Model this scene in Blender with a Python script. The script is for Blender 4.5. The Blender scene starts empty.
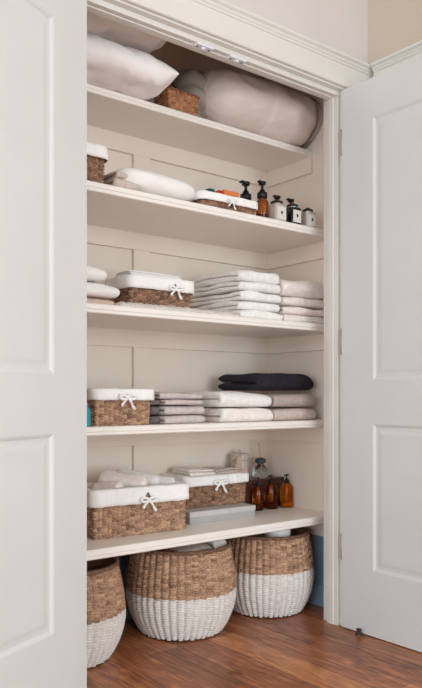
import bpy, bmesh, math, random
from math import sin, cos, pi, radians as R
from mathutils import Vector, noise, Matrix

sc = bpy.context.scene
C = sc.collection
random.seed(4)

# ---------------------------------------------------------------- camera, world, light, exposure
cam_d = bpy.data.cameras.new('camera')
cam = bpy.data.objects.new('camera', cam_d); C.objects.link(cam)
cam_d.sensor_fit = 'VERTICAL'; cam_d.sensor_height = 36.0
cam_d.lens = 36.0 * 723.6 / 688.0
cam_d.shift_y = 53.0 / 688.0
cam_d.clip_start = 0.02
cam.location = (0, -1.836, 0.866)
cam.rotation_euler = (R(90), 0, -R(38.28))
sc.camera = cam

world = bpy.data.worlds.new('world'); sc.world = world; world.use_nodes = True
wbg = world.node_tree.nodes['Background']
wbg.inputs[0].default_value = (0.80, 0.88, 1.0, 1); wbg.inputs[1].default_value = 1.0

def area(name, loc, target, sx, sy, power, col):
    l = bpy.data.lights.new(name, 'AREA'); l.shape = 'RECTANGLE'; l.size = sx; l.size_y = sy
    l.energy = power; l.color = col
    o = bpy.data.objects.new(name, l); C.objects.link(o); o.location = loc
    d = Vector(target) - Vector(loc)
    o.rotation_euler = d.to_track_quat('-Z', 'Y').to_euler()
    return o
# daylight entering through the two windows of the room (right wall, and behind the camera)
area('window_light_right', (2.36, -4.3, 1.15), (1.2, 0.2, 0.9), 2.3, 2.1, 50, (0.865, 0.995, 1.05))
area('window_light_rear', (0.35, -6.38, 1.15), (0.6, 0.0, 0.9), 2.4, 2.1, 50, (0.865, 0.995, 1.05))
area('fill_light_left', (-2.46, -2.0, 1.15), (1.6, -0.2, 0.6), 2.6, 2.1, 42, (0.865, 0.995, 1.05))  # left fill, added to brighten the right door and side wall

sc.view_settings.view_transform = 'Standard'
sc.view_settings.look = 'None'
sc.view_settings.gamma = 1.0
sc.view_settings.use_curve_mapping = False
sc.view_settings.exposure = 0.5
sc.cycles.use_denoising = True
sc.cycles.max_bounces = 10
sc.cycles.diffuse_bounces = 6
sc.cycles.transmission_bounces = 8

# ---------------------------------------------------------------- materials
def srgb(r, g, b):
    f = lambda c: (c/255)/12.92 if c/255 <= 0.04045 else ((c/255+0.055)/1.055)**2.4
    return (f(r), f(g), f(b), 1)
def mat(name, col, rough=0.6, bump=0, bscale=200, var=0, vscale=30, metal=0, trans=0, ior=1.45, spec=0.5, col2=None, stretch=(1, 1, 1), bdist=0.002, sss=0, detail=3):
    m = bpy.data.materials.new(name); m.use_nodes = True
    nt = m.node_tree; b = nt.nodes['Principled BSDF']
    c = srgb(*col)
    b.inputs['Base Color'].default_value = c
    b.inputs['Roughness'].default_value = rough
    b.inputs['Metallic'].default_value = metal
    b.inputs['Transmission Weight'].default_value = trans
    b.inputs['IOR'].default_value = ior
    b.inputs['Specular IOR Level'].default_value = spec
    tc = nt.nodes.new('ShaderNodeTexCoord')
    mp = nt.nodes.new('ShaderNodeMapping'); mp.inputs['Scale'].default_value = stretch
    nt.links.new(tc.outputs['Object'], mp.inputs[0])
    n0 = nt.nodes.new('ShaderNodeTexNoise'); n0.inputs['Scale'].default_value = vscale; n0.inputs['Detail'].default_value = detail
    nt.links.new(mp.outputs[0], n0.inputs['Vector'])
    rp = nt.nodes.new('ShaderNodeValToRGB')
    k = max(var, 0.01)
    a = srgb(*(max(0, x*(1-k)) for x in col)); z = srgb(*col2) if col2 else srgb(*(min(255, x*(1+k*0.6)) for x in col))
    rp.color_ramp.elements[0].color = a; rp.color_ramp.elements[1].color = z
    rp.color_ramp.elements[0].position = 0.35; rp.color_ramp.elements[1].position = 0.65
    nt.links.new(n0.outputs['Fac'], rp.inputs[0]); nt.links.new(rp.outputs[0], b.inputs['Base Color'])
    if bump:
        n1 = nt.nodes.new('ShaderNodeTexNoise'); n1.inputs['Scale'].default_value = bscale; n1.inputs['Detail'].default_value = 4
        nt.links.new(mp.outputs[0], n1.inputs['Vector'])
        bp = nt.nodes.new('ShaderNodeBump'); bp.inputs['Strength'].default_value = bump; bp.inputs['Distance'].default_value = bdist
        nt.links.new(n1.outputs['Fac'], bp.inputs['Height']); nt.links.new(bp.outputs[0], b.inputs['Normal'])
    return m

def weave_mat(name, dark, light, rough=0.75, fine=0.45):
    """woven strands: each strand has its own tone, plus fine fibres"""
    m = bpy.data.materials.new(name); m.use_nodes = True
    nt = m.node_tree; b = nt.nodes['Principled BSDF']; L = nt.links.new
    at = nt.nodes.new('ShaderNodeAttribute'); at.attribute_name = 'tone'
    tc = nt.nodes.new('ShaderNodeTexCoord')
    n = nt.nodes.new('ShaderNodeTexNoise'); n.inputs['Scale'].default_value = 260; n.inputs['Detail'].default_value = 2
    L(tc.outputs['Object'], n.inputs['Vector'])
    a = nt.nodes.new('ShaderNodeMath'); a.operation = 'SUBTRACT'; a.inputs[1].default_value = 0.5; L(n.outputs['Fac'], a.inputs[0])
    c = nt.nodes.new('ShaderNodeMath'); c.operation = 'MULTIPLY_ADD'; c.inputs[1].default_value = fine*4; L(a.outputs[0], c.inputs[0]); L(at.outputs['Fac'], c.inputs[2])
    rp = nt.nodes.new('ShaderNodeValToRGB'); rp.color_ramp.elements[0].color = srgb(*dark); rp.color_ramp.elements[1].color = srgb(*light)
    L(c.outputs[0], rp.inputs[0]); L(rp.outputs[0], b.inputs['Base Color']); b.inputs['Roughness'].default_value = rough
    bp = nt.nodes.new('ShaderNodeBump'); bp.inputs['Strength'].default_value = 0.5; bp.inputs['Distance'].default_value = 0.0015
    L(n.outputs['Fac'], bp.inputs['Height']); L(bp.outputs[0], b.inputs['Normal'])
    return m
def strand_tone(s, z, sp, rh, seed=0):
    col = math.floor(s/sp); row = math.floor(z/rh+0.5*(col % 2))
    return 0.5+0.50*noise.noise(Vector((col*3.71+seed, row*5.37, 0.5+seed*1.3)))
M = {}
M['trim'] = mat('white_satin_paint', (225, 222, 215), 0.38, 0.05, 60, 0.01, 4)
M['door'] = mat('white_door_paint', (220, 220, 219), 0.42, 0.05, 80, 0.01, 4)
M['closet'] = mat('warm_white_wall_paint', (240, 227, 214), 0.6, 0.08, 120, 0.01, 4)
M['shelf'] = mat('shelf_paint', (246, 240, 232), 0.35, 0.04, 60, 0.01, 4)
M['wall'] = mat('room_wall_paint', (216, 209, 206), 0.7, 0.08, 150, 0.01, 4)
M['wallr'] = mat('beige_wall_paint', (206, 194, 176), 0.7, 0.08, 150, 0.01, 4)
M['blue'] = mat('blue_grey_lower', (134, 158, 176), 0.6, 0.08, 120, 0.02, 4)  # blue-grey base colour of the lower closet walls and baseboards
M['ceil'] = mat('ceiling_paint', (240, 238, 234), 0.8)
M['wicker'] = weave_mat('seagrass_weave', (104, 72, 54), (226, 184, 150))
M['wicker_dark'] = weave_mat('dark_seagrass_weave', (74, 50, 40), (196, 152, 122))
M['wicker_orange'] = weave_mat('orange_rattan_weave', (128, 76, 46), (216, 158, 116))
M['wicker_white'] = weave_mat('white_painted_weave', (214, 206, 198), (238, 232, 228))
M['liner'] = mat('white_cotton_liner', (250, 248, 246), 0.9, 0.35, 300, 0.01, 20)
M['cotton'] = mat('white_cotton', (248, 245, 243), 0.92, 0.3, 350, 0.01, 20)
M['pillow'] = mat('pillow_cotton', (250, 244, 242), 0.92, 0.45, 40, 0.02, 12, bdist=0.004)
M['duvet'] = mat('duvet_cotton', (230, 216, 208), 0.92, 0.5, 30, 0.02, 12, bdist=0.006)
M['duvet_end'] = mat('duvet_end_grey', (168, 158, 148), 0.92, 0.4, 60, 0.05, 12, bdist=0.004)  # greyer tone for the gathered end and piping
M['towel'] = mat('white_terry', (252, 248, 245), 0.95, 0.7, 420, 0.03, 60, bdist=0.003)
M['towel_cream'] = mat('cream_terry', (250, 240, 234), 0.95, 0.7, 420, 0.03, 60, bdist=0.003)
M['towel_beige'] = mat('beige_terry', (216, 200, 190), 0.95, 0.7, 420, 0.05, 60, bdist=0.003)
M['towel_greige'] = mat('light_grey_terry', (194, 178, 170), 0.95, 0.7, 420, 0.05, 60, bdist=0.003)
M['towel_grey'] = mat('grey_cotton', (208, 196, 192), 0.95, 0.6, 420, 0.04, 60, bdist=0.002)
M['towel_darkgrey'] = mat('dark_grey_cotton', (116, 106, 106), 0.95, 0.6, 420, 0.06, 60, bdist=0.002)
M['towel_pink'] = mat('pale_pink_terry', (218, 188, 172), 0.95, 0.7, 420, 0.04, 60, bdist=0.003)
M['shag'] = mat('white_shag', (234, 224, 216), 0.95, 1.0, 160, 0.02, 60, bdist=0.006)
M['navy'] = mat('navy_knit', (38, 35, 46), 0.95, 0.9, 300, 0.3, 120, bdist=0.003)
M['amber'] = mat('amber_glass', (200, 118, 44), 0.05, trans=1.0, ior=1.35)
M['amber_light'] = mat('light_amber_glass', (240, 176, 96), 0.05, trans=1.0, ior=1.2)
M['amber_dark'] = mat('amber_liquid', (196, 118, 50), 0.1, trans=0.85, ior=1.33)
M['amber_lit'] = mat('golden_soap_glint', (214, 140, 50), 0.3)  # golden soap colour, reused for the painted refraction streak
M['black'] = mat('black_plastic', (22, 20, 22), 0.3)
M['blackg'] = mat('black_glass', (26, 25, 30), 0.1)
M['label_white'] = mat('white_paper_label', (226, 220, 212), 0.7)
M['jarwhite'] = mat('cream_jar_glaze', (196, 184, 172), 0.3)
M['silver'] = mat('silver_metal', (200, 198, 195), 0.3, metal=0.9)
M['glass'] = mat('clear_glass', (225, 234, 238), 0.03, trans=1.0, ior=1.45)
M['stopper'] = mat('dark_blue_grey_stopper', (62, 72, 80), 0.45)
M['reed'] = mat('pale_reed', (214, 178, 134), 0.7)
M['brownbox'] = mat('dark_brown_lacquer', (84, 50, 40), 0.3, 0.1, 40, 0.2, 20)
M['greybox'] = mat('grey_cardboard', (176, 174, 174), 0.7, 0.1, 200, 0.02, 20)
M['greyboxlid'] = mat('pale_grey_cardboard', (198, 194, 192), 0.7, 0.1, 200, 0.02, 20)
M['bronze'] = mat('aged_bronze', (112, 94, 76), 0.4, metal=0.7)
M['hinge'] = mat('pale_brass', (176, 158, 140), 0.45, metal=0.4)
M['red'] = mat('red_plastic', (196, 30, 44), 0.5)
M['teal'] = mat('dark_teal_plastic', (18, 84, 84), 0.5)
M['teal_b'] = mat('bright_teal_plastic', (30, 150, 170), 0.5)
M['catch'] = mat('white_plastic_catch', (226, 228, 234), 0.4)
M['orange'] = mat('orange_card', (222, 128, 62), 0.5)
M['yellow'] = mat('yellow_plastic', (222, 160, 50), 0.5)
M['pinklabel'] = mat('pinkish_label', (214, 184, 174), 0.7)
M['tan'] = mat('tan_ribbon', (206, 178, 158), 0.9, 0.3, 200)
M['strap'] = mat('dark_brown_leather', (52, 36, 32), 0.6)

def wood_mat():
    m = bpy.data.materials.new('brown_oak_planks'); m.use_nodes = True
    nt = m.node_tree; b = nt.nodes['Principled BSDF']; L = nt.links.new
    tc = nt.nodes.new('ShaderNodeTexCoord')
    mp = nt.nodes.new('ShaderNodeMapping'); mp.inputs['Rotation'].default_value = (0, 0, R(90)); mp.inputs['Location'].default_value = (0.2, 0.035, 0)
    L(tc.outputs['Object'], mp.inputs[0])
    br = nt.nodes.new('ShaderNodeTexBrick'); br.inputs['Scale'].default_value = 1.0
    br.inputs['Brick Width'].default_value = 1.1; br.inputs['Row Height'].default_value = 0.125
    br.inputs['Mortar Size'].default_value = 0.0013; br.inputs['Mortar Smooth'].default_value = 0.3
    br.inputs['Color1'].default_value = (0.2, 0.2, 0.2, 1); br.inputs['Color2'].default_value = (0.8, 0.8, 0.8, 1); br.inputs['Mortar'].default_value = (0, 0, 0, 1)
    br.offset = 0.37
    L(mp.outputs[0], br.inputs['Vector'])
    mp2 = nt.nodes.new('ShaderNodeMapping'); mp2.inputs['Scale'].default_value = (16, 1.6, 1)
    L(tc.outputs['Object'], mp2.inputs[0])
    n = nt.nodes.new('ShaderNodeTexNoise'); n.inputs['Scale'].default_value = 3.2; n.inputs['Detail'].default_value = 7; n.inputs['Distortion'].default_value = 1.6
    L(mp2.outputs[0], n.inputs['Vector'])
    n2 = nt.nodes.new('ShaderNodeTexNoise'); n2.inputs['Scale'].default_value = 5; n2.inputs['Detail'].default_value = 3; n2.inputs['Distortion'].default_value = 2.5
    L(tc.outputs['Object'], n2.inputs['Vector'])
    a1 = nt.nodes.new('ShaderNodeMath'); a1.operation = 'MULTIPLY'; a1.inputs[1].default_value = 0.32; L(br.outputs['Color'], a1.inputs[0])
    a2 = nt.nodes.new('ShaderNodeMath'); a2.operation = 'MULTIPLY_ADD'; a2.inputs[1].default_value = 0.75; L(n.outputs['Fac'], a2.inputs[0]); L(a1.outputs[0], a2.inputs[2])
    a3 = nt.nodes.new('ShaderNodeMath'); a3.operation = 'MULTIPLY_ADD'; a3.inputs[1].default_value = 0.25; L(n2.outputs['Fac'], a3.inputs[0]); L(a2.outputs[0], a3.inputs[2])
    rp = nt.nodes.new('ShaderNodeValToRGB')
    e = rp.color_ramp.elements
    e[0].position = 0.42; e[0].color = srgb(96, 54, 32); e[1].position = 0.95; e[1].color = srgb(226, 158, 104)
    x = e.new(0.66); x.color = srgb(164, 100, 62)
    L(a3.outputs[0], rp.inputs[0])
    mx = nt.nodes.new('ShaderNodeMix'); mx.data_type = 'RGBA'; mx.blend_type = 'MULTIPLY'
    L(br.outputs['Fac'], mx.inputs[0]); L(rp.outputs[0], mx.inputs[6]); mx.inputs[7].default_value = (0.25, 0.2, 0.18, 1)
    L(mx.outputs[2], b.inputs['Base Color'])
    b.inputs['Roughness'].default_value = 0.33
    bp = nt.nodes.new('ShaderNodeBump'); bp.inputs['Strength'].default_value = 0.25; bp.inputs['Distance'].default_value = 0.002
    L(n.outputs['Fac'], bp.inputs['Height']); L(bp.outputs[0], b.inputs['Normal'])
    return m
M['floor'] = wood_mat()

# ---------------------------------------------------------------- mesh helpers
class MB:
    def __init__(s): s.v = []; s.f = []; s.tone = None
    def add(s, vs, fs):
        o = len(s.v); s.v += [tuple(p) for p in vs]; s.f += [tuple(i+o for i in f) for f in fs]; return s
    def box(s, x0, x1, y0, y1, z0, z1):
        if x0 > x1: x0, x1 = x1, x0
        return s.add([(x0,y0,z0),(x1,y0,z0),(x1,y1,z0),(x0,y1,z0),(x0,y0,z1),(x1,y0,z1),(x1,y1,z1),(x0,y1,z1)],
                     [(0,3,2,1),(4,5,6,7),(0,1,5,4),(1,2,6,5),(2,3,7,6),(3,0,4,7)])
    def grid(s, rows, closed_u=False, flip=False):
        n = len(rows[0]); vs = [p for r in rows for p in r]; fs = []
        for i in range(len(rows)-1):
            for j in range(n if closed_u else n-1):
                k = (j+1) % n
                q = (i*n+j, i*n+k, (i+1)*n+k, (i+1)*n+j)
                fs.append(q[::-1] if flip else q)
        return s.add(vs, fs)
    def lathe(s, prof, n=32, c=(0, 0, 0), sq=0):
        rows = []
        for r, z in prof:
            row = []
            for j in range(n):
                a = 2*pi*j/n; k = 1.0
                if sq:   # squarish section
                    k = 1/((abs(cos(a))**sq + abs(sin(a))**sq)**(1/sq))
                row.append((c[0]+r*k*cos(a), c[1]+r*k*sin(a), c[2]+z))
            rows.append(row)
        s.grid(rows, True)
        o = len(s.v)
        if prof[0][0] > 1e-5: s.f.append(tuple(range(o-n*len(prof), o-n*len(prof)+n))[::-1])
        if prof[-1][0] > 1e-5: s.f.append(tuple(range(o-n, o)))
        return s
    def tube(s, pts, r, n=8, closed=False):
        P = [Vector(p) for p in pts]; rows = []; m = len(P)
        up = Vector((0.13, 0.21, 0.97))
        for i in range(m):
            t = (P[(i+1) % m]-P[i-1]) if closed else (P[min(i+1, m-1)]-P[max(i-1, 0)])
            t.normalize(); a = t.cross(up)
            if a.length < 1e-3: a = t.cross(Vector((1, 0, 0)))
            a.normalize(); b = t.cross(a)
            rr = r[i] if isinstance(r, (list, tuple)) else r
            rows.append([P[i]+a*rr*cos(2*pi*j/n)+b*rr*sin(2*pi*j/n) for j in range(n)])
        if closed: rows.append(rows[0])
        s.grid(rows, True)
        if not closed:
            o = len(s.v); s.f.append(tuple(range(o-n*m, o-n*m+n))[::-1]); s.f.append(tuple(range(o-n, o)))
        return s
    def build(s, name, m, parent=None, smooth=False, bevel=0, seg=2, loc=None, sub=0):
        me = bpy.data.meshes.new(name); me.from_pydata(s.v, [], s.f)
        if s.tone:
            at = me.attributes.new('tone', 'FLOAT', 'POINT'); at.data.foreach_set('value', (s.tone+[0.5]*len(s.v))[:len(s.v)])
        bm = bmesh.new(); bm.from_mesh(me)
        bmesh.ops.remove_doubles(bm, verts=bm.verts, dist=1e-6)
        bmesh.ops.recalc_face_normals(bm, faces=bm.faces)
        if bevel:
            es = [e for e in bm.edges if len(e.link_faces) == 2 and e.calc_face_angle() > 0.6]
            bmesh.ops.bevel(bm, geom=es, offset=bevel, segments=seg, affect='EDGES', profile=0.6, clamp_overlap=True)
        bm.to_mesh(me); bm.free()
        if smooth:
            me.polygons.foreach_set('use_smooth', [True]*len(me.polygons))
        me.materials.append(M[m] if isinstance(m, str) else m)
        o = bpy.data.objects.new(name, me); C.objects.link(o)
        if parent is not None: o.parent = parent
        if loc: o.location = loc
        if sub:
            md = o.modifiers.new('subd', 'SUBSURF'); md.levels = sub; md.render_levels = sub
        return o

def tag(o, label, cat, group=None):
    o['label'] = label; o['category'] = cat
    if group: o['group'] = group
    return o
def thing(name, label, cat, loc=(0, 0, 0), rz=0, group=None):
    o = bpy.data.objects.new(name, None); C.objects.link(o); o.empty_display_size = 0.05
    o.location = loc; o.rotation_euler = (0, 0, rz)
    return tag(o, label, cat, group)
def structure(o): o['kind'] = 'structure'; return o
def nz(x, y, z, s=0.0): return noise.noise(Vector((x+s*7.3, y+s*3.1, z+s*5.7)))

# ---------------------------------------------------------------- the setting
XW = 2.228      # right side wall of closet and of the room
YB = 0.572      # closet back wall
XL = 0.845      # left side wall of closet
OL, OR = 0.985, 2.085   # opening
HT = 2.024
structure(MB().box(-2.4, XW+0.3, -6.4, 0.8, -0.06, 0).build('floor', 'floor'))
structure(MB().box(-2.5, XW+0.3, -6.5, 0.9, 2.75, 2.85).build('ceiling', 'ceil'))
# front wall with the opening
structure(MB().box(-2.4, OL-0.02, 0, 0.10, 0, 2.75).box(OR+0.02, XW, 0, 0.10, 0, 2.75).box(OL-0.02, OR+0.02, 0, 0.10, HT+0.02, 2.75).build('wall_front', 'wall'))
# room right wall with window opening, rear wall with window opening, left wall
wy0, wy1, wz0, wz1 = -5.55, -3.05, 0.06, 2.30
structure(MB().box(XW, XW+0.12, wy1, 0.0, 0, 2.75).box(XW, XW+0.12, -6.4, wy0, 0, 2.75).box(XW, XW+0.12, wy0, wy1, 0, wz0).box(XW, XW+0.12, wy0, wy1, wz1, 2.75).build('wall_right', 'wallr'))
structure(MB().box(-2.4, -0.9, -6.4, -6.3, 0, 2.75).box(1.6, XW+0.12, -6.4, -6.3, 0, 2.75).box(-0.9, 1.6, -6.4, -6.3, 0, 0.06).box(-0.9, 1.6, -6.4, -6.3, 2.3, 2.75).build('wall_rear', 'wall'))
structure(MB().box(-2.5, -2.4, -6.4, -3.4, 0, 2.75).box(-2.5, -2.4, -0.6, 0.1, 0, 2.75).box(-2.5, -2.4, -3.4, -0.6, 2.3, 2.75).box(-2.5, -2.4, -3.4, -0.6, 0, 0.06).build('wall_left', 'wall'))
# closet interior
def cut_wall(n, x0, x1, y0, y1, m): return structure(MB().box(x0, x1, y0, y1, 0.372, 2.42).build(n, m))
cut_wall('wall_closet_back', XL, XW, YB, YB+0.08, 'closet')
cut_wall('wall_closet_right', XW, XW+0.08, 0.0, YB+0.08, 'closet')
cut_wall('wall_closet_left', XL-0.08, XL, 0.10, YB+0.08, 'closet')
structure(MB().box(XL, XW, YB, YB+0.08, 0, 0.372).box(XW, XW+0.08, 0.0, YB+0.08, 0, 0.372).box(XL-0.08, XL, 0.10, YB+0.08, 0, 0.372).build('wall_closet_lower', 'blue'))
structure(MB().box(XL-0.08, XW+0.08, 0.10, YB+0.08, 2.42, 2.48).build('ceiling_closet', 'closet'))
# closet baseboards
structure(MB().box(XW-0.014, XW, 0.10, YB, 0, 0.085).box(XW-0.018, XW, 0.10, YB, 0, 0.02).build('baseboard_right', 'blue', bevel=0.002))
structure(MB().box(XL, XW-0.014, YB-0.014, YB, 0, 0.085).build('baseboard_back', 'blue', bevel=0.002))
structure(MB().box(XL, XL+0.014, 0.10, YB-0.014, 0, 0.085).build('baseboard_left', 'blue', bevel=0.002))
structure(MB().box(-2.4, OL-0.13, -0.014, 0, 0, 0.12).build('baseboard_front', 'trim', bevel=0.003))
# jambs: flat board with a rounded front edge plus a stop
def jamb_prof():   # (depth Y, projection) along the jamb section
    return [(0.10, 0.0), (0.075, 0.0), (0.075, 0.012), (0.043, 0.012), (0.039, 0.009), (0.039, 0.0), (-0.004, 0.0), (-0.006, -0.002), (-0.006, -0.006), (-0.004, -0.008), (0.0, -0.008)]
mb = MB()
mb.box(OR, OR+0.02, -0.004, 0.10, 0, HT+0.02).build('trim_jamb_right', 'trim', bevel=0.002)['kind'] = 'structure'
MB().box(OR-0.013, OR, 0.016, 0.073, 0, HT-0.018).box(OR-0.0165, OR-0.010, 0.036, 0.060, 0, HT-0.018).build('trim_stop_right', 'trim', bevel=0.003)['kind'] = 'structure'
MB().box(OL-0.02, OL, -0.004, 0.10, 0, HT+0.02).build('trim_jamb_left', 'trim', bevel=0.002)['kind'] = 'structure'
MB().box(OL, OL+0.013, 0.016, 0.073, 0, HT-0.018).build('trim_stop_left', 'trim', bevel=0.003)['kind'] = 'structure'
MB().box(OL, OR, -0.004, 0.10, HT, HT+0.02).build('trim_jamb_head', 'trim', bevel=0.002)['kind'] = 'structure'
MB().box(OL, OR, 0.016, 0.073, HT-0.018, HT).box(OL, OR, 0.036, 0.060, HT-0.0215, HT-0.010).build('trim_stop_head', 'trim', bevel=0.003)['kind'] = 'structure'
# casings
MB().box(OR+0.006, XW, -0.016, 0.0, 0, HT+0.008).build('trim_casing_right', 'trim', bevel=0.003)['kind'] = 'structure'
MB().box(OL-0.10, OL-0.006, -0.016, 0.0, 0, HT+0.008).build('trim_casing_left', 'trim', bevel=0.003)['kind'] = 'structure'
def extrude_x(prof, x0, x1):
    m = MB(); n = len(prof)
    m.add([(x0, y, z) for y, z in prof]+[(x1, y, z) for y, z in prof],
          [(i, (i+1) % n, n+(i+1) % n, n+i) for i in range(n)]+[tuple(range(n))[::-1], tuple(range(n, 2*n))])
    return m
hp = [(0, HT+0.006), (-0.017, HT+0.006), (-0.020, HT+0.009), (-0.020, HT+0.083), (-0.024, HT+0.085), (-0.025, HT+0.090), (-0.030, HT+0.095),
      (-0.031, HT+0.100), (-0.037, HT+0.104), (-0.040, HT+0.106), (-0.040, HT+0.114), (0, HT+0.114)]
structure(extrude_x(hp, OL-0.13, XW).build('trim_header', 'trim'))
# head moulding of the opening in the right wall, just above the open door
def extrude_y(prof, y0, y1, xw):
    m = MB(); n = len(prof)
    m.add([(xw+p, y0, z) for p, z in prof]+[(xw+p, y1, z) for p, z in prof],
          [(i, (i+1) % n, n+(i+1) % n, n+i) for i in range(n)]+[tuple(range(n)), tuple(range(n, 2*n))[::-1]])
    return m
structure(extrude_y(hp, -1.25, -0.046, XW).build('trim_right_wall_head', 'trim'))
structure(MB().box(XW-0.014, XW, -1.2, -0.016, 0, 0.12).build('baseboard_right_room', 'trim', bevel=0.003))
# plain window frames in the two openings
mb = MB(); mb.box(XW+0.03, XW+0.08, wy0, wy0+0.06, wz0, wz1).box(XW+0.03, XW+0.08, wy1-0.06, wy1, wz0, wz1).box(XW+0.03, XW+0.08, wy0+0.06, wy1-0.06, wz0, wz0+0.06).box(XW+0.03, XW+0.08, wy0+0.06, wy1-0.06, wz1-0.06, wz1)
structure(mb.build('window_1', 'trim', bevel=0.004))
mb = MB(); mb.box(-0.9, -0.84, -6.37, -6.33, 0.06, 2.3).box(1.54, 1.6, -6.37, -6.33, 0.06, 2.3).box(-0.84, 1.54, -6.37, -6.33, 0.06, 0.12).box(-0.84, 1.54, -6.37, -6.33, 2.24, 2.3)
structure(mb.build('window_2', 'trim', bevel=0.004))
mb = MB(); mb.box(-2.45, -2.41, -3.4, -3.34, 0.06, 2.3).box(-2.45, -2.41, -0.66, -0.6, 0.06, 2.3).box(-2.45, -2.41, -3.34, -0.66, 0.06, 0.12).box(-2.45, -2.41, -3.34, -0.66, 2.24, 2.3)
structure(mb.build('fill_frame_left', 'trim', bevel=0.004))  # frame of the unseen opening added for the left fill

# ---- doors (local: hinge edge at origin, leaf along +X, visible face at y=0, thickness towards +y)
def door(name, loc, rz, hx=-0.003, hy=0.003, W=0.535, H=2.016, z0=0.004):
    root = bpy.data.objects.new(name, None); C.objects.link(root); root.location = loc; root.rotation_euler = (0, 0, rz); structure(root)
    st, T = 0.146, 0.035
    px0, px1 = st, W-0.115
    pans = [(0.238, 0.769), (0.927, 1.875)]
    m = MB()
    for x0, x1, a, b in [(0, px0, z0, H), (px1, W, z0, H), (px0, px1, z0, pans[0][0]), (px0, px1, pans[0][1], pans[1][0]), (px0, px1, pans[1][1], H)]:
        m.box(x0, x1, 0, T, a, b)
    leaf = m.build('door_leaf', 'door', root)
    for a, b in pans:
        q = MB()
        prof = [(0.0, 0.0), (0.005, 0.002), (0.011, 0.0062), (0.015, 0.0065), (0.018, 0.0065), (0.024, 0.0062), (0.034, 0.0042), (0.040, 0.0038)]
        for side in (0, 1):
            rows = []
            for off, dep in prof:
                y = dep if side == 0 else T-dep
                x0, x1, c0, c1 = px0+off, px1-off, a+off, b-off
                rows.append([(x0, y, c0), (x1, y, c0), (x1, y, c1), (x0, y, c1)])
            q.grid(rows, True)
            q.f.append(tuple(range(len(q.v)-4, len(q.v))))
        q.build('door_panel', 'door', root)
    for hz in (0.30, 1.07, 1.82):
        h = MB().lathe([(0.0045, 0), (0.0045, 0.09)], 12, (hx, hy, hz-0.045)).lathe([(0.003, 0), (0.0055, 0.002), (0.0055, 0.006), (0.002, 0.009)], 12, (hx, hy, hz+0.045))
        h.build('door_hinge', 'hinge', root, smooth=True)
    return root
# right leaf swung open to stand square to the closet front; local +X -> world -Y, visible face looks to -X
d1 = door('door_1', (2.070, -0.006, 0), R(-90))
# left leaf folded well back; direction (-.897,-.44)
ang = math.atan2(-0.430, -0.903)
d2 = door('door_2', (0.992, -0.012, 0), ang, hx=0.0, hy=0.040)
# visible face must look away from the closet: mirror the left leaf's thickness
for ch in list(d2.children): ch.scale = (1, -1, 1)
for ch in list(d1.children): pass

# wall battens on the closet back wall, one run per bay, and cleats come with the shelves
Z = {1: (1.877, 1.903), 2: (1.507, 1.537), 3: (1.128, 1.158), 4: (0.745, 0.773), 5: (0.358, 0.390)}
mb = MB()
for k in (2, 3, 4, 5):
    top = Z[k-1][0]-0.068
    mb.box(1.507, 1.582, YB-0.014, YB, Z[k][1], top)
structure(mb.build('trim_1', 'closet'))

# ---------------------------------------------------------------- shelves
slabel = {1: 'topmost and shallowest white shelf, carrying the pillows and the rolled duvet',
          2: 'second white shelf from the top, carrying the dark and amber toiletry bottles',
          3: 'middle white shelf with the tall stack of folded white towels',
          4: 'white shelf carrying the dark navy blanket on folded towels',
          5: 'lowest white shelf with amber pump bottles, above the round floor baskets'}
for k, (a, b) in Z.items():
    y0 = 0.29 if k == 1 else 0.155
    t = thing('closet_shelf', slabel[k], 'shelf', (XL, y0, a))
    W, D, H = XW-XL, YB-y0, b-a
    pr = [(D, 0), (0.006, 0), (0.003, 0.003), (0.003, H*0.38), (0, H*0.45), (0, H-0.004), (0.004, H), (D, H)]
    extrude_x(pr, 0, W).build('shelf_board', 'shelf', t)
    MB().box(0, W, D-0.016, D, -0.068, 0).build('back_cleat', 'closet', t, bevel=0.0015)
    MB().box(W-0.016, W, 0.002 if k == 1 else 0.0, D-0.016, -0.068, 0).build('side_cleat', 'closet', t, bevel=0.0015)
    MB().box(0, 0.016, 0.0, D-0.016, -0.068, 0).build('side_cleat', 'closet', t, bevel=0.0015)
Z1, Z2, Z3, Z4, Z5 = (Z[k][1] for k in (1, 2, 3, 4, 5))

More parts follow.
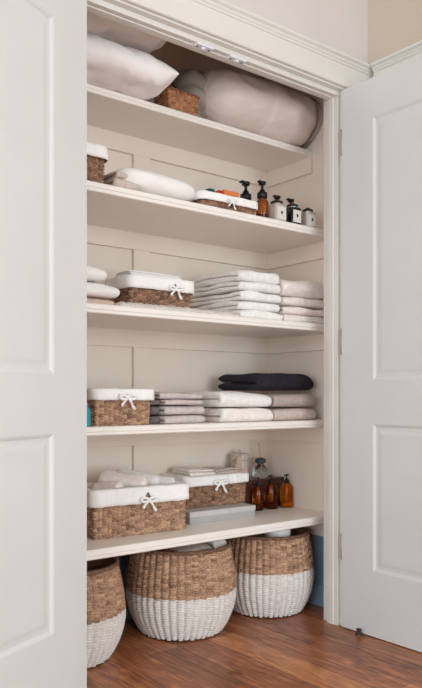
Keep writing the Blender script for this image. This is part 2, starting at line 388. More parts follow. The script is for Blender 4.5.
# ---------------------------------------------------------------- builders for soft goods
def folded(m, w, d, h, x0=0, y0=0, z0=0, n=2, seed=0, nx=26, amp=0.004, nose='front', wob=0.006, sl=0.0):
    """cloth folded n times, noses to the front (-Y); occupies x0..x0+w, y0..y0+d, z0..z0+h"""
    gap = 0.0012 if n > 2 else 0.0018
    t = (h-(n-1)*gap)/n; step = t+gap
    path = []      # centre line (y, z, nx, nz)
    ns = 12
    for k in range(n):
        zc = t/2+k*step
        ya, yb = step/2+t/2, d-step/2-t/2
        if (k % 2 == 0): seq = [yb+(ya-yb)*i/ns for i in range(ns+1)]; s = 1
        else: seq = [ya+(yb-ya)*i/ns for i in range(ns+1)]; s = -1
        for y in seq: path.append((y, zc))
        if k < n-1:
            zc2 = zc+step/2; r = step/2
            for i in range(1, 8):
                a = -pi/2+pi*i/8
                if k % 2 == 0: path.append((ya-r*cos(a), zc2+r*sin(a)))
                else: path.append((yb+r*cos(a), zc2+r*sin(a)))
    N = len(path); nor = []
    for i in range(N):
        a = path[max(i-1, 0)]; b = path[min(i+1, N-1)]
        l = math.hypot(b[0]-a[0], b[1]-a[1]) or 1
        nor.append(((b[1]-a[1])/l, -(b[0]-a[0])/l))
    rows = []
    xs = []
    e = t*0.5
    for i in range(5): xs.append((e*(1-cos(pi/2*i/4)), 0.25+0.75*sin(pi/2*i/4)))
    core = [(e+(w-2*e)*i/nx, 1.0) for i in range(1, nx)]
    xs = xs+core+[(w-a, b) for a, b in xs[::-1]]
    for x, f in xs:
        ring = []
        for sgn in (1, -1):
            rng = range(N) if sgn == 1 else range(N-1, -1, -1)
            for i in rng:
                (y, z), (ny, nz_) = path[i], nor[i]
                ef = 1.0
                if i == 0 or i == N-1: ef = 0.5
                Y = y+sgn*ny*t/2*f*ef; ZZ = z+sgn*nz_*t/2*f*ef
                sag = nz(x*9, Y*9, ZZ*20, seed)*amp
                fr = nz(x*14, 1.3, ZZ*25, seed+3)*wob
                hz = min(1, ZZ/0.006) if ZZ < 0.006 else 1
                cr = max(0.0, 1-(2*x/w-1)**4)**0.5
                zz = ZZ*(0.86+0.14*cr)*(0.90+0.10*min(1, Y/(0.25*d)))+(sag*hz*min(1, ZZ/h+0.2)) + sl*x*ZZ/h
                ring.append((x0+x+nz(Y*12, ZZ*30, 4.4, seed)*wob*0.7*(1 if x < w/2 else -1)*0.6, y0+Y+fr*(1-Y/d), z0+max(zz, 0.0)))
        rows.append(ring)
    m.grid(rows, True)
    n2 = 2*N
    o = len(m.v)
    for base in (o-n2*len(rows), o-n2):
        for i in range(N-1):
            m.f.append((base+i, base+i+1, base+n2-2-i, base+n2-1-i))
    return m

def towel(name, label, cat, loc, w, d, h, m, n=2, seed=0, rz=0, group=None, **k):
    mb = MB(); folded(mb, w, d, h, n=n, seed=seed, **k)
    o = mb.build(name, m, smooth=True)
    o.location = loc; o.rotation_euler = (0, 0, rz)
    return tag(o, label, cat, group)

def pillow_mesh(L, D, H, seed=0, n=44, wr=0.006, p=2.6, gather=0, corner=0.10, wscale=1.0):
    m = MB()
    for sgn in (1, -1):
        rows = []
        for i in range(n+1):
            u = sin(pi/2*(-1+2*i/n)); row = []
            for j in range(n+1):
                v = sin(pi/2*(-1+2*j/n))
                x = u*L/2*(1-corner*(1-abs(v)**2)*0.9*0.5+0.0)
                y = v*D/2*(1-corner*(1-abs(u)**2))
                h = max(0, (1-abs(u)**(p*1.6))*(1-abs(v)**(p*0.8)))**0.5
                edge = 1-h
                w = nz(x*14*wscale, y*14*wscale, sgn*2.0, seed)*wr*2.0*h + nz(x*40, y*22, sgn*3.0, seed)*wr*0.9*(h*(1-h)*4)
                if gather: w += sin(x*gather+nz(x*9, y*9, 0, seed)*2.2)*0.010*(h*(1-h)*4)**0.5*(0.6+nz(x*20, y*3, 2, seed))
                row.append((x, y, max(-0.475*H, sgn*(h*H/2+w*(1 if h > 0.01 else 0)))))
            rows.append(row)
        m.grid(rows, False, flip=(sgn < 0))
    return m

# ---------------------------------------------------------------- builders for baskets
def rr_outline(w, d, r, step):
    """rounded rectangle centred on 0; list of (x, y, nx, ny, s)"""
    pts = []; P = []
    segs = [((-w/2+r, -d/2), (w/2-r, -d/2)), ((w/2, -d/2+r), (w/2, d/2-r)), ((w/2-r, d/2), (-w/2+r, d/2)), ((-w/2, d/2-r), (-w/2, -d/2+r))]
    cs = [((w/2-r, -d/2+r), -pi/2), ((w/2-r, d/2-r), 0), ((-w/2+r, d/2-r), pi/2), ((-w/2+r, -d/2+r), pi)]
    s = 0
    for (a, b), (c, a0) in zip(segs, cs):
        l = math.hypot(b[0]-a[0], b[1]-a[1]); n = max(2, round(l/step)); dx, dy = (b[0]-a[0])/l, (b[1]-a[1])/l
        for i in range(n):
            P.append((a[0]+dx*l*i/n, a[1]+dy*l*i/n, dy, -dx, s+l*i/n))
        s += l
        k = max(3, round(r*pi/2/step))
        for i in range(k):
            t = a0+pi/2*i/k
            P.append((c[0]+r*cos(t), c[1]+r*sin(t), cos(t), sin(t), s+r*pi/2*i/k))
        s += r*pi/2
    return P, s
def weave(s, z, sp, rh, A):
    col = math.floor(s/sp)
    rib = abs(sin(pi*s/sp))**0.7
    st = abs(sin(pi*(z/rh+0.5*(col % 2))))**0.8
    return A*(0.35*rib+0.65*st*(0.35+0.65*rib))
def bow(m, c, s=1.0, seed=0):
    cx, cy, cz = c; rnd = random.Random(seed)
    for sg in (-1, 1):
        pts = []
        for i in range(11):
            a = pi*2*i/10
            pts.append((cx+sg*s*(0.014-0.014*cos(a)), cy-0.004-0.004*sin(a/2), cz+s*(0.006*sin(a)+0.004*sin(a/2))))
        m.tube(pts, 0.0043*s, 6)
        L = (0.032 if sg > 0 else 0.022)*s
        pts = [(cx+sg*L*0.75*i/6*(1+0.1*rnd.random()), cy-0.004-0.003*sin(i), cz-L*(i/6)**1.3) for i in range(7)]
        m.tube(pts, [0.0036*s]*5+[0.0050*s, 0.0036*s], 6)
    m.lathe([(0.001, -0.005*s), (0.005*s, -0.003*s), (0.006*s, 0), (0.005*s, 0.003*s), (0.001, 0.005*s)], 10, (cx, cy-0.005, cz))

def rect_basket(name, label, loc, rz, w, d, h, liner=0.045, m='wicker', bowx=0.0, sp=0.018, rh=0.0100, flare=0.006, bows=1.0, handle=False, group=None, notch=0.018, seed=0):
    t = thing(name, label, 'basket', loc, rz, group)
    r = 0.009; P, per = rr_outline(w-0.012, d-0.012, r, 0.0026)
    ns = max(1, round(per/sp/2))*2; sp = per/ns
    nzr = round(h/0.0019); body = MB(); rows = []; tone = []
    for i in range(nzr+1):
        z = h*i/nzr
        row = []
        for (x, y, nx, ny, s) in P:
            tone.append(strand_tone(s, z, sp, rh, seed))
            e = weave(s, z, sp, rh, 0.013)+flare*(z/h)-0.006+0.0012*nz(x*60, y*60, z*60, seed)
            row.append((x+nx*e, y+ny*e, z+0.0012*nz(x*40, y*40, z*8, seed+2)))
        rows.append(row)
    # inner wall going back down, then the bottom
    for z in (h, h*0.5, 0.006):
        rows.append([(x-nx*0.005, y-ny*0.005, z) for (x, y, nx, ny, s) in P])
    body.grid(rows, True)
    n = len(P); o = len(body.v)
    body.f.append(tuple(range(o-n, o))); body.f.append(tuple(range(0, n))[::-1])
    body.tone = tone
    body.build('woven_body', m, t, smooth=True)
    rim = MB(); rows = []
    for a in range(9):
        t_ = 2*pi*a/8
        rows.append([(x+nx*(flare+0.001+(0.006+0.002*sin(s*2*pi/0.012+t_))*cos(t_)), y+ny*(flare+0.001+(0.006+0.002*sin(s*2*pi/0.012+t_))*cos(t_)), h+0.0055*sin(t_)) for (x, y, nx, ny, s) in P])
    rim.grid(rows, True); rim.build('rim', m, t, smooth=True)
    if liner:
        lm = MB(); rows = []
        for j, (off, fr) in enumerate([(-0.010, -0.06), (-0.009, -0.015), (-0.007, 0.0075), (-0.001, 0.011), (flare+0.004, 0.0090), (flare+0.0125, 0.007), (0.0125+flare, -1), (0.0125+flare, -2), (0.0125+flare, -3), (0.0125+flare, -4), (0.0090+flare, -5)]):
            row = []
            for (x, y, nx, ny, s) in P:
                hem = liner+0.0025*nz(s*40, 0, 3.3, seed)
                if y < 0 and abs(ny) > 0.9:
                    q = abs(x-bowx)
                    if q < notch: hem = 0.004+(hem-0.004)*(q/notch)
                    if q < notch: hem = max(hem, 0.005)
                if fr <= -1:
                    zz = h+0.006-(hem+0.006)*(-fr if fr > -5 else 4)/4
                else: zz = h+fr if fr > -0.05 else h-0.05
                if fr == -1: zz = h+0.007-(hem+0.004)/4
                bul = 0.0045*nz(s*22, zz*20, 1.0, seed)+0.0022*nz(s*80, zz*20, 1.0, seed)
                o_ = off+(bul if off > 0.003 else 0)
                zz += 0.004*nz(s*16, 2.0, 1.0, seed) if off > -0.005 and fr > -1 else 0
                row.append((x+nx*o_, y+ny*o_, zz))
            rows.append(row)
        lm.grid(rows, True)
        lo = lm.build('liner', 'liner', t, smooth=True)
        md = lo.modifiers.new('solid', 'SOLIDIFY'); md.thickness = 0.0015; md.offset = 1
        if bows:
            bb = MB(); bow(bb, (bowx, -d/2-flare-0.008, h-liner*0.80), bows*0.92, seed)
            bb.build('bow', 'liner', lo, smooth=True)
    if handle:
        hb = MB()
        hb.tube([(-w/2+0.004, d*0.0, h-0.02), (-w/2+0.0, 0, h+0.02), (-w/2+0.02, 0, h+0.048), (-w/2+0.045, 0, h+0.055), (-w/2+0.07, 0, h+0.04), (-w/2+0.08, 0, h+0.005), (-w/2+0.08, 0, h-0.03)], 0.0055, 8)
        hb.build('handle', 'strap', t, smooth=True)
    return t

def round_basket(label, loc, rmax, rbase, rrim, h, zsplit, seed=0, rz=0):
    t = thing('round_basket', label, 'basket', loc, rz)
    zb = h*0.46
    def rad(z):
        if z < zb: k = z/zb; return rbase+(rmax-rbase)*sin(pi/2*min(1, k))**0.8
        k = (z-zb)/(h-zb); return rmax-(rmax-rrim)*(1-cos(pi/2*k))
    nrib = 44; n = nrib*8
    def shell(za, zb_, name, m, A, wob=0, close=False):
        k = max(4, round((zb_-za)/0.0019)); rows = []
        for i in range(k+1):
            z = za+(zb_-za)*i/k; row = []
            for j in range(n):
                a = 2*pi*j/n; s = j/8.0
                col = math.floor(s); rib = abs(sin(pi*s))**0.7
                st = abs(sin(pi*(z/0.0090+0.5*(col % 2))))**0.8
                e = A*(0.50*rib+0.50*st*(0.25+0.75*rib))+0.0016*nz(cos(a)*30, sin(a)*30, z*60, seed)
                zz = z+(wob*nz(cos(a)*9, sin(a)*9, 5, seed) if (i == 0 and za > 0.05) else 0)
                rr = rad(z)-A+e
                row.append((rr*cos(a), rr*sin(a), zz))
            rows.append(row)
        mb = MB(); mb.tone = [strand_tone(j/8.0, za+(zb_-za)*i/k, 1.0, 0.0090, seed) for i in range(k+1) for j in range(n)]
        if close: rows.append([(( rad(h)-0.016)*cos(2*pi*j/n), (rad(h)-0.016)*sin(2*pi*j/n), h) for j in range(n)])
        if close:
            for z in (h*0.7, zsplit): rows.append([((rad(z)-0.016)*cos(2*pi*j/n), (rad(z)-0.016)*sin(2*pi*j/n), z) for j in range(n)])
        mb.grid(rows, True)
        if not close:
            mb.f.append(tuple(range(0, n))[::-1]); mb.f.append(tuple(range(len(mb.v)-n, len(mb.v))))
        mb.build(name, m, t, smooth=True)
    shell(0.004, zsplit+0.001, 'painted_base', 'wicker_white', 0.014)
    shell(zsplit-0.002, h, 'woven_upper', 'wicker', 0.015, wob=0.008, close=True)
    rm = MB(); rows = []
    for a in range(9):
        q = 2*pi*a/8
        rows.append([((rad(h)-0.007+(0.0085+0.002*sin(j*0.8+q))*cos(q))*cos(2*pi*j/n), (rad(h)-0.007+(0.0085+0.002*sin(j*0.8+q))*cos(q))*sin(2*pi*j/n), h+0.0075*sin(q)) for j in range(n)])
    rm.grid(rows, True).build('rim', 'wicker', t, smooth=True)
    ft = MB(); rows = []
    for a in range(9):
        q = 2*pi*a/8
        rows.append([((rbase-0.008+(0.006+0.0025*sin(j*1.1+q))*cos(q))*cos(2*pi*j/n), (rbase-0.008+(0.006+0.0025*sin(j*1.1+q))*cos(q))*sin(2*pi*j/n), 0.007+0.006*sin(q)) for j in range(n)])
    ft.grid(rows, True).build('foot_ring', 'wicker_dark', t, smooth=True)
    return t

# ---------------------------------------------------------------- bottles
def pump_top(m, z, rot=0, s=1.0, noz=0.026):
    m.lathe([(0.013*s, z), (0.013*s, z+0.014*s), (0.008*s, z+0.016*s), (0.0065*s, z+0.022*s), (0.0035*s, z+0.023*s), (0.0035*s, z+0.034*s), (0.009*s, z+0.035*s), (0.010*s, z+0.042*s), (0.004*s, z+0.044*s)], 20)
    c, n_ = cos(rot), sin(rot)
    m.tube([(0, 0, z+0.039*s), (c*noz*0.6*s, n_*noz*0.6*s, z+0.040*s), (c*noz*s, n_*noz*s, z+0.036*s)], [0.0042*s, 0.0036*s, 0.0026*s], 8)
def amber_bottle(label, loc, r=0.026, h=0.10, rot=0.0, group=None, fill=0.5, tube=True, ps=1.0, oval=1.0, m='amber'):
    t = thing('amber_pump_bottle', label, 'bottle', loc, 0, group)
    MB().lathe([(r*0.90, 0), (r, 0.004), (r, h*0.80), (r*0.93, h*0.88), (r*0.6, h*0.96), (0.011*ps, h), (0.011*ps, h+0.006)], 32).build('bottle_body', m, t, smooth=True)
    MB().lathe([(r*0.84, 0.004), (r*0.9, 0.007), (r*0.9, h*fill)] if fill < 0.4 else [(r*0.84, 0.004), (r*0.9, 0.007), (r*0.9, h*0.29)], 24).build('liquid_soap', 'amber_lit' if fill < 0.4 else 'amber_dark', t, smooth=True)
    p = MB(); pump_top(p, h+0.002, rot, ps); p.build('pump', 'black', t, smooth=True)
    if tube:  # widened golden dip tube paints in the glass's refraction streak
        MB().tube([(-0.004, -0.004, h*0.30), (-0.004, -0.004, h*0.6), (-0.003, -0.003, h*0.82), (0, 0, h+0.002)], [0.0085, 0.0085, 0.006, 0.004], 10).build('dip_tube_glint', 'amber_lit', t, smooth=True)
    return t

# ================================================================= TOP SHELF
def pillow(label, loc, L, D, H, rot, seed, gather=0, mt='pillow', **k):
    o = pillow_mesh(L, D, H, seed, gather=gather, **k).build('bed_pillow', mt, smooth=True)
    o.location = loc; o.rotation_euler = rot
    return tag(o, label, 'pillow', 'bed pillows on the top shelf')
pillow('smooth white bed pillow lying on the top shelf, lower of the two', (1.155, 0.365, Z1+0.068), 0.58, 0.39, 0.135, (R(2), R(0), R(-2)), 1, wr=0.009, corner=-0.02, p=4.2)
pillow('white bed pillow with gathered fabric, lying on the lower pillow', (1.160, 0.345, Z1+0.214), 0.58, 0.40, 0.150, (R(2), R(-5), 0), 5, gather=150, wr=0.008, corner=-0.02, p=3.6)
rect_basket('rattan_basket', 'small orange-brown rattan basket with dark handle between pillow and duvet', (1.562, 0.350, Z1), R(2), 0.145, 0.10, 0.075, liner=0, m='wicker_orange', sp=0.018, rh=0.008, flare=0.004, handle=True)
# rolled duvet
t = thing('rolled_duvet', 'large rolled beige duvet lying at right end of the top shelf', 'duvet', (1.945, 0.385, Z1+0.126), 0)
rows = []; n = 64; L = 0.545
for i in range(61):
    u = -1+2*i/60; x = u*L/2
    k = (1-abs(u)**14)**0.5 if u > 0 else (1-abs(u)**5)**0.5*0.96
    k = max(k, 0.02)
    row = []
    for j in range(n):
        a = 2*pi*j/n
        w = 1+0.06*nz(x*5, cos(a)*1.4, sin(a)*1.4, 2)+0.020*nz(x*16+cos(a)*2, cos(a)*4, sin(a)*4, 3)+0.012*sin(a*1+x*24)*(1-abs(u))
        w += 0.045*sin(a*9+6*u)*math.exp(-(u+1)*5)-0.05*abs(nz(x*7+sin(a)*2, x*7-cos(a)*2, 3.3, 9))
        w += 0.07*nz(cos(a)*7, sin(a)*7, x*6, 8)*abs(u)**2+0.03*abs(nz(x*14+cos(a)*3, sin(a)*2.5, cos(a)*2, 6))
        row.append((x, 0.172*k*w*cos(a), 0.123*k*w*max(sin(a), -0.98)))
    rows.append(row)
MB().grid(rows, True).build('duvet_roll', 'duvet', t, smooth=True)
rows = []
for i in range(31):
    u = i/30; x = -L/2+0.05-u*0.12
    k = (1-u**4)**0.5*0.95
    k = max(k, 0.02); row = []
    for j in range(n):
        a = 2*pi*j/n
        w = 1+0.10*sin(a*7+u*5+2*nz(cos(a), sin(a), u*2, 4))*(0.35+u)+0.06*nz(cos(a)*3, sin(a)*3, u*3, 3)
        row.append((x, 0.05+0.115*k*w*cos(a), 0.0+0.112*k*w*max(sin(a), -0.9)))
    rows.append(row)
MB().grid(rows, True).build('gathered_end', 'duvet_end', t, smooth=True)
# seam piping on the roll's right end
pts = []
for j in range(48):
    a = 2*pi*j/48
    pts.append((L/2-0.014+0.004*sin(3*a), 0.160*cos(a), 0.114*sin(a)))
MB().tube(pts, 0.003, 6, closed=True).build('piping', 'duvet_end', t, smooth=True)

# ================================================================= SECOND SHELF
rect_basket('wicker_basket', 'dark brown wicker basket with white liner, at the left end of the second shelf', (1.060, 0.265, Z2), 0, 0.22, 0.15, 0.118, liner=0.030, m='wicker_dark', bows=0)
# white blanket
t = thing('folded_blanket', 'plump white blanket with beige folded end, beside the left basket on the second shelf', 'blanket', (1.384, 0.262, Z2), 0)
pm = MB(); rows = []
for i in range(41):
    u = -1+2*i/40; x = u*0.172
    k = max(0.03, (1-abs(u)**5)**0.5)*(0.86-0.14*u*0.8)
    row = []
    for j in range(44):
        a = 2*pi*j/44
        w = 1+0.05*nz(x*12, cos(a)*2, sin(a)*2, 11)+0.02*nz(x*30, cos(a)*5, sin(a)*5, 12)
        cy, cz = cos(a), sin(a)
        row.append((x, 0.115*w*k*math.copysign(abs(cy)**0.7, cy), 0.048+0.046*k*w*math.copysign(abs(cz)**0.75, cz)))
    rows.append(row)
pm.grid(rows, True).build('blanket_roll', 'cotton', t, smooth=True)
pm = MB()
folded(pm, 0.10, 0.20, 0.035, -0.195, -0.095, 0.0, n=2, seed=31, nx=12, amp=0.008)
folded(pm, 0.085, 0.18, 0.030, -0.180, -0.085, 0.036, n=2, seed=32, nx=12, amp=0.008)
pm.build('folded_end', 'towel_beige', t, smooth=True)
rect_basket('wicker_basket', 'low dark wicker basket with white liner holding bright red, teal and orange items', (1.684, 0.262, Z2), 0, 0.250, 0.15, 0.048, liner=0.018, m='wicker_dark', bowx=-0.005, rh=0.008, sp=0.018, bows=0.8, notch=0.010)
o = MB().lathe([(0.002, 0), (0.017, 0.005), (0.023, 0.02), (0.018, 0.036), (0.002, 0.042)], 20).build('plastic_ball', 'teal', smooth=True, loc=(1.640, 0.25, Z2+0.052)); tag(o, 'dark teal ball in the low basket beside the red one', 'ball')
o = MB().lathe([(0.002, 0), (0.013, 0.004), (0.018, 0.018), (0.014, 0.03), (0.002, 0.036)], 20).build('plastic_ball', 'red', smooth=True, loc=(1.672, 0.235, Z2+0.054)); tag(o, 'small red ball in the low basket', 'ball')
o = MB().box(-0.035, 0.035, -0.02, 0.02, 0, 0.062).build('small_carton', 'orange', bevel=0.003, loc=(1.720, 0.240, Z2+0.030)); tag(o, 'small orange carton standing in the low basket', 'carton')
o = MB().lathe([(0.008, 0), (0.009, 0.05), (0.006, 0.058), (0.006, 0.066), (0.001, 0.068)], 16).build('small_tube', 'label_white', smooth=True, loc=(1.768, 0.245, Z2+0.028)); tag(o, 'small white tube standing beside the orange carton', 'tube')
o = MB().lathe([(0.012, 0), (0.013, 0.06), (0.010, 0.066), (0.007, 0.068), (0.007, 0.082), (0.002, 0.084)], 16).build('small_bottle', 'yellow', smooth=True, loc=(1.635, 0.375, Z2)); tag(o, 'small yellow bottle half hidden behind the white blanket', 'bottle')

# clear bottle with black pump
t = thing('pump_bottle', 'dark patterned glass bottle with tall black pump behind the low basket', 'bottle', (1.898, 0.345, Z2))
MB().lathe([(0.026, 0), (0.030, 0.005), (0.031, 0.06), (0.026, 0.088), (0.014, 0.104), (0.013, 0.110)], 28).build('bottle_body', 'blackg', t, smooth=True)
MB().lathe([(0.0315, 0.040), (0.0318, 0.060), (0.0270, 0.086)], 28).build('patterned_label', mat('mottled_label', (70, 62, 58), 0.5, 0, 10, 0.5, 70, col2=(220, 212, 204)), t, smooth=True)
p = MB(); pump_top(p, 0.112, R(200), 1.75); p.build('pump', 'black', t, smooth=True)
amber_bottle('amber bottle with black pump between low basket and white bottle', (1.868, 0.215, Z2), 0.0245, 0.086, R(205), fill=0.8, tube=False, m='amber', ps=1.5)

def square_bottle(label, loc, s, h, body, lab, cap, pump=True, prot=R(200), ps=1.0):
    t = thing('square_bottle', label, 'bottle', loc)
    MB().lathe([(s/2*0.97, 0), (s/2, 0.003), (s/2, h-0.006), (s/2*0.92, h-0.001), (s/2*0.3, h)], 48, sq=9).build('bottle_body', body, t, smooth=True)
    lb = MB().box(-s*0.40, s*0.40, -s/2-0.0012, -s/2+0.0005, h*0.12, h*0.82).build('paper_label', lab, t)
    em = MB(); N = 18   # dark oval mark on the label
    ring = [(0.0045*cos(2*pi*i/N), -s/2-0.002, h*0.50+0.0065*sin(2*pi*i/N)) for i in range(N)]
    ring2 = [(x, y+0.001, z) for x, y, z in ring]
    em.grid([ring2, ring], True); em.f.append(tuple(range(N, 2*N))); em.build('label_mark', 'black', lb)
    if pump:
        p = MB(); pump_top(p, h, prot, ps); p.build('pump', 'black', t, smooth=True)
        MB().lathe([(0.016, h-0.001), (0.016, h+0.006), (0.014, h+0.007)], 24).build('collar', 'silver', t, smooth=True)
    else:
        MB().lathe([(s*0.40, h-0.001), (s*0.40, h+0.005)], 28).build('collar', 'silver', t, smooth=True)
        MB().lathe([(s*0.42, h+0.005), (s*0.44, h+0.007), (s*0.42, h+0.012), (s*0.20, h+0.016), (s*0.14, h+0.020), (0.001, h+0.021)], 28).build('cap', 'black', t, smooth=True)
    return t
square_bottle('largest cream square jar with white label, right of the amber bottle', (1.925, 0.195, Z2), 0.056, 0.068, 'jarwhite', 'label_white', 'black', pump=False)
square_bottle('black square bottle with white label, between the two cream ones', (2.007, 0.192, Z2), 0.052, 0.068, 'blackg', 'label_white', 'black', pump=False)
square_bottle('small cream square jar with black domed cap, nearest the side wall', (2.090, 0.190, Z2), 0.050, 0.062, 'jarwhite', 'label_white', 'black', pump=False)
t = thing('pump_bottle', 'black bottle with wide pump behind the black square bottle', 'bottle', (2.070, 0.265, Z2))
MB().lathe([(0.022, 0), (0.024, 0.004), (0.024, 0.055), (0.012, 0.068), (0.011, 0.072)], 24).build('bottle_body', 'blackg', t, smooth=True)
p = MB(); pump_top(p, 0.070, R(200), 1.4); p.build('pump', 'black', t, smooth=True)
t = thing('pump_bottle', 'black bottle with wide pump behind the largest cream square jar', 'bottle', (1.995, 0.265, Z2))
MB().lathe([(0.022, 0), (0.024, 0.004), (0.024, 0.055), (0.012, 0.068), (0.011, 0.072)], 24).build('bottle_body', 'blackg', t, smooth=True)
p = MB(); pump_top(p, 0.070, R(200), 1.4); p.build('pump', 'black', t, smooth=True)

# ================================================================= MIDDLE SHELF
# left stack
towel('folded_towel', 'pale pink folded towel at the bottom of the far left stack', 'towel', (0.925, 0.215, Z3), 0.295, 0.26, 0.030, 'towel_pink', seed=1, group='towels in the left stack, middle shelf')
towel('folded_towel', 'thick white folded towel on the pale pink one', 'towel', (0.935, 0.205, Z3+0.033), 0.30, 0.27, 0.054, 'cotton', seed=2, amp=0.012, group='towels in the left stack, middle shelf', sl=-0.04)
towel('folded_towel', 'white folded towel on top of the far left stack', 'towel', (0.93, 0.215, Z3+0.088), 0.265, 0.25, 0.056, 'cotton', seed=3, amp=0.014, group='towels in the left stack, middle shelf', sl=-0.05)
# shaggy cloth
m = MB(); rows = []; nx, ny = 150, 30
for sgn in (1,):
    for j in range(ny+1):
        v = j/ny; row = []
        for i in range(nx+1):
            u = i/nx
            x = u*0.512; y = v*0.34
            e = min(u, 1-u)*nx/6; e2 = min(v, 1-v)*ny/3
            k = min(1, e, e2)**0.5 if min(e, e2) > 0 else 0
            z = k*(0.017+0.008*abs(nz(x*60, y*60, 0, 1))+0.007*abs(nz(x*130, y*130, 0, 2)))
            ex = 0.006*nz(x*50, 7, 1, 3)+0.004*nz(x*160, 7, 1, 3)
            row.append((x, y+(ex if v < 0.3 else 0), z))
        rows.append(row)
m.grid(rows)
m.f.append(tuple([i for i in range(nx+1)]+[(j*(nx+1)+nx) for j in range(1, ny+1)]+[ny*(nx+1)+i for i in range(nx-1, -1, -1)]+[j*(nx+1) for j in range(ny-1, 0, -1)])[::-1])
tag(m.build('shaggy_cloth', 'shag', smooth=True, loc=(1.215, 0.172, Z3)), 'fluffy white cloth spread under the wicker basket on the middle shelf', 'cloth')
rect_basket('wicker_basket', 'dark wicker basket with white liner and bow, standing on the fluffy white cloth', (1.437, 0.335, Z3+0.027), 0, 0.262, 0.150, 0.088, liner=0.034, m='wicker_dark', bowx=0.045, notch=0.020, bows=1.15)
towel('folded_cloth', 'thin white folded cloth lying on the basket with the fluffy cloth below', 'cloth', (1.325, 0.29, Z3+0.128), 0.22, 0.10, 0.022, 'cotton', seed=9, n=3, amp=0.002)
# stack A
hs = [0.036, 0.036, 0.036, 0.036, 0.048]; z = Z3
dsc = ['bottom towel', 'second towel from the bottom', 'third towel from the bottom', 'fourth towel from the bottom', 'thick top towel']
for i, h in enumerate(hs):
    y0 = 0.185 if i else 0.180
    towel('folded_towel', dsc[i]+' of the tall white stack beside the wicker basket', 'towel', (1.735+0.004*((i*7) % 3), y0+0.006*((i*5) % 3), z), 0.212-0.004*(i % 2), 0.345, h-0.0015, 'towel', seed=20+i, amp=0.010 if i < 4 else 0.018, group='towels in the tall white stack', sl=0, wob=0.009)
    z += h
hs = [0.035, 0.036, 0.036, 0.080]; z = Z3
dsc = ['bottom towel', 'second towel from the bottom', 'third towel from the bottom', 'puffy top towel']
for i, h in enumerate(hs):
    towel('folded_towel', dsc[i]+' of the white stack nearest the right side wall, middle shelf', 'towel', (1.962+0.003*((i*5) % 3), 0.190+0.004*((i*7) % 3), z), 0.240-0.003*(i % 2), 0.34, h-0.0015, 'towel_cream', seed=40+i, amp=0.008 if i < 3 else 0.014, group='towels in the stack by the side wall', sl=(-0.03 if i == 3 else 0), wob=0.009)
    z += h

# ================================================================= FOURTH SHELF
rect_basket('wicker_basket', 'light wicker basket with white liner and bow at the left of the fourth shelf', (1.246, 0.285, Z4), 0, 0.214, 0.17, 0.110, liner=0.026, m='wicker', bowx=0.000, notch=0.020, bows=1.25, rh=0.0095)
o = MB().lathe([(0.018, 0), (0.020, 0.003), (0.020, 0.05), (0.012, 0.062), (0.012, 0.075), (0.002, 0.077)], 24).build('teal_bottle', 'teal_b', smooth=True, loc=(1.090, 0.185, Z4)); tag(o, 'bright teal bottle squeezed left of the light wicker basket', 'bottle')
# small grey stack: darker wrapped layers behind the paler folded fronts
zz = Z4
for i, (h, lab) in enumerate([(0.032, 'bottom grey cloth'), (0.034, 'middle grey cloth'), (0.020, 'thin upper grey cloth')]):
    t = thing('folded_cloth', lab+' in the small stack beside the light wicker basket', 'cloth', (1.408, 0.195, zz), 0, 'grey cloths in the small stack')
    pm = MB(); folded(pm, 0.170-0.012*(i == 2), 0.27, h-0.0015, n=2, seed=60+i, amp=0.004); pm.build('front_fold', 'towel_grey', t, smooth=True)
    if i < 3:
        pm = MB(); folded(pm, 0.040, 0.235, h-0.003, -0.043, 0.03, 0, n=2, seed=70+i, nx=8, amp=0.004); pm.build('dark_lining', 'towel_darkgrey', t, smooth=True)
    zz += h
towel('folded_cloth', 'wide light grey cloth on top of the small stack', 'cloth', (1.40, 0.215, zz), 0.182, 0.25, 0.026, 'towel_grey', seed=64, amp=0.006, sl=-0.03, group='grey cloths in the small stack')
# white pair and beige pair
zz = Z4
for i, (h, lab) in enumerate([(0.056, 'lower white towel of the pair in front of the navy blanket'), (0.062, 'upper white towel of the pair, at the left end of the navy blanket')]):
    towel('folded_towel', lab, 'towel', (1.655-0.004*i, 0.190+0.004*i, zz), 0.258, 0.33, h-0.002, 'towel' if i else 'towel_cream', seed=80+i, amp=0.008, group='pair of white towels', wob=0.008, sl=-0.04*i)
    zz += h
zz = Z4
for i, (h, lab) in enumerate([(0.054, 'lower beige towel of the pair nearest the side wall'), (0.054, 'upper grey-beige towel directly below the right end of the navy blanket')]):
    towel('folded_towel', lab, 'towel', (1.925+0.004*i, 0.205+0.004*i, zz), 0.238-0.006*i, 0.32, h-0.002, 'towel_greige' if i else 'towel_beige', seed=90+i, amp=0.006, group='pair of beige towels', wob=0.008)
    zz += h
towel('folded_blanket', 'dark navy knitted blanket folded on top of the towels', 'blanket', (1.872, 0.235, Z4+0.120), 0.300, 0.285, 0.064, 'navy', seed=99, amp=0.014, wob=0.016, nx=40, n=2)

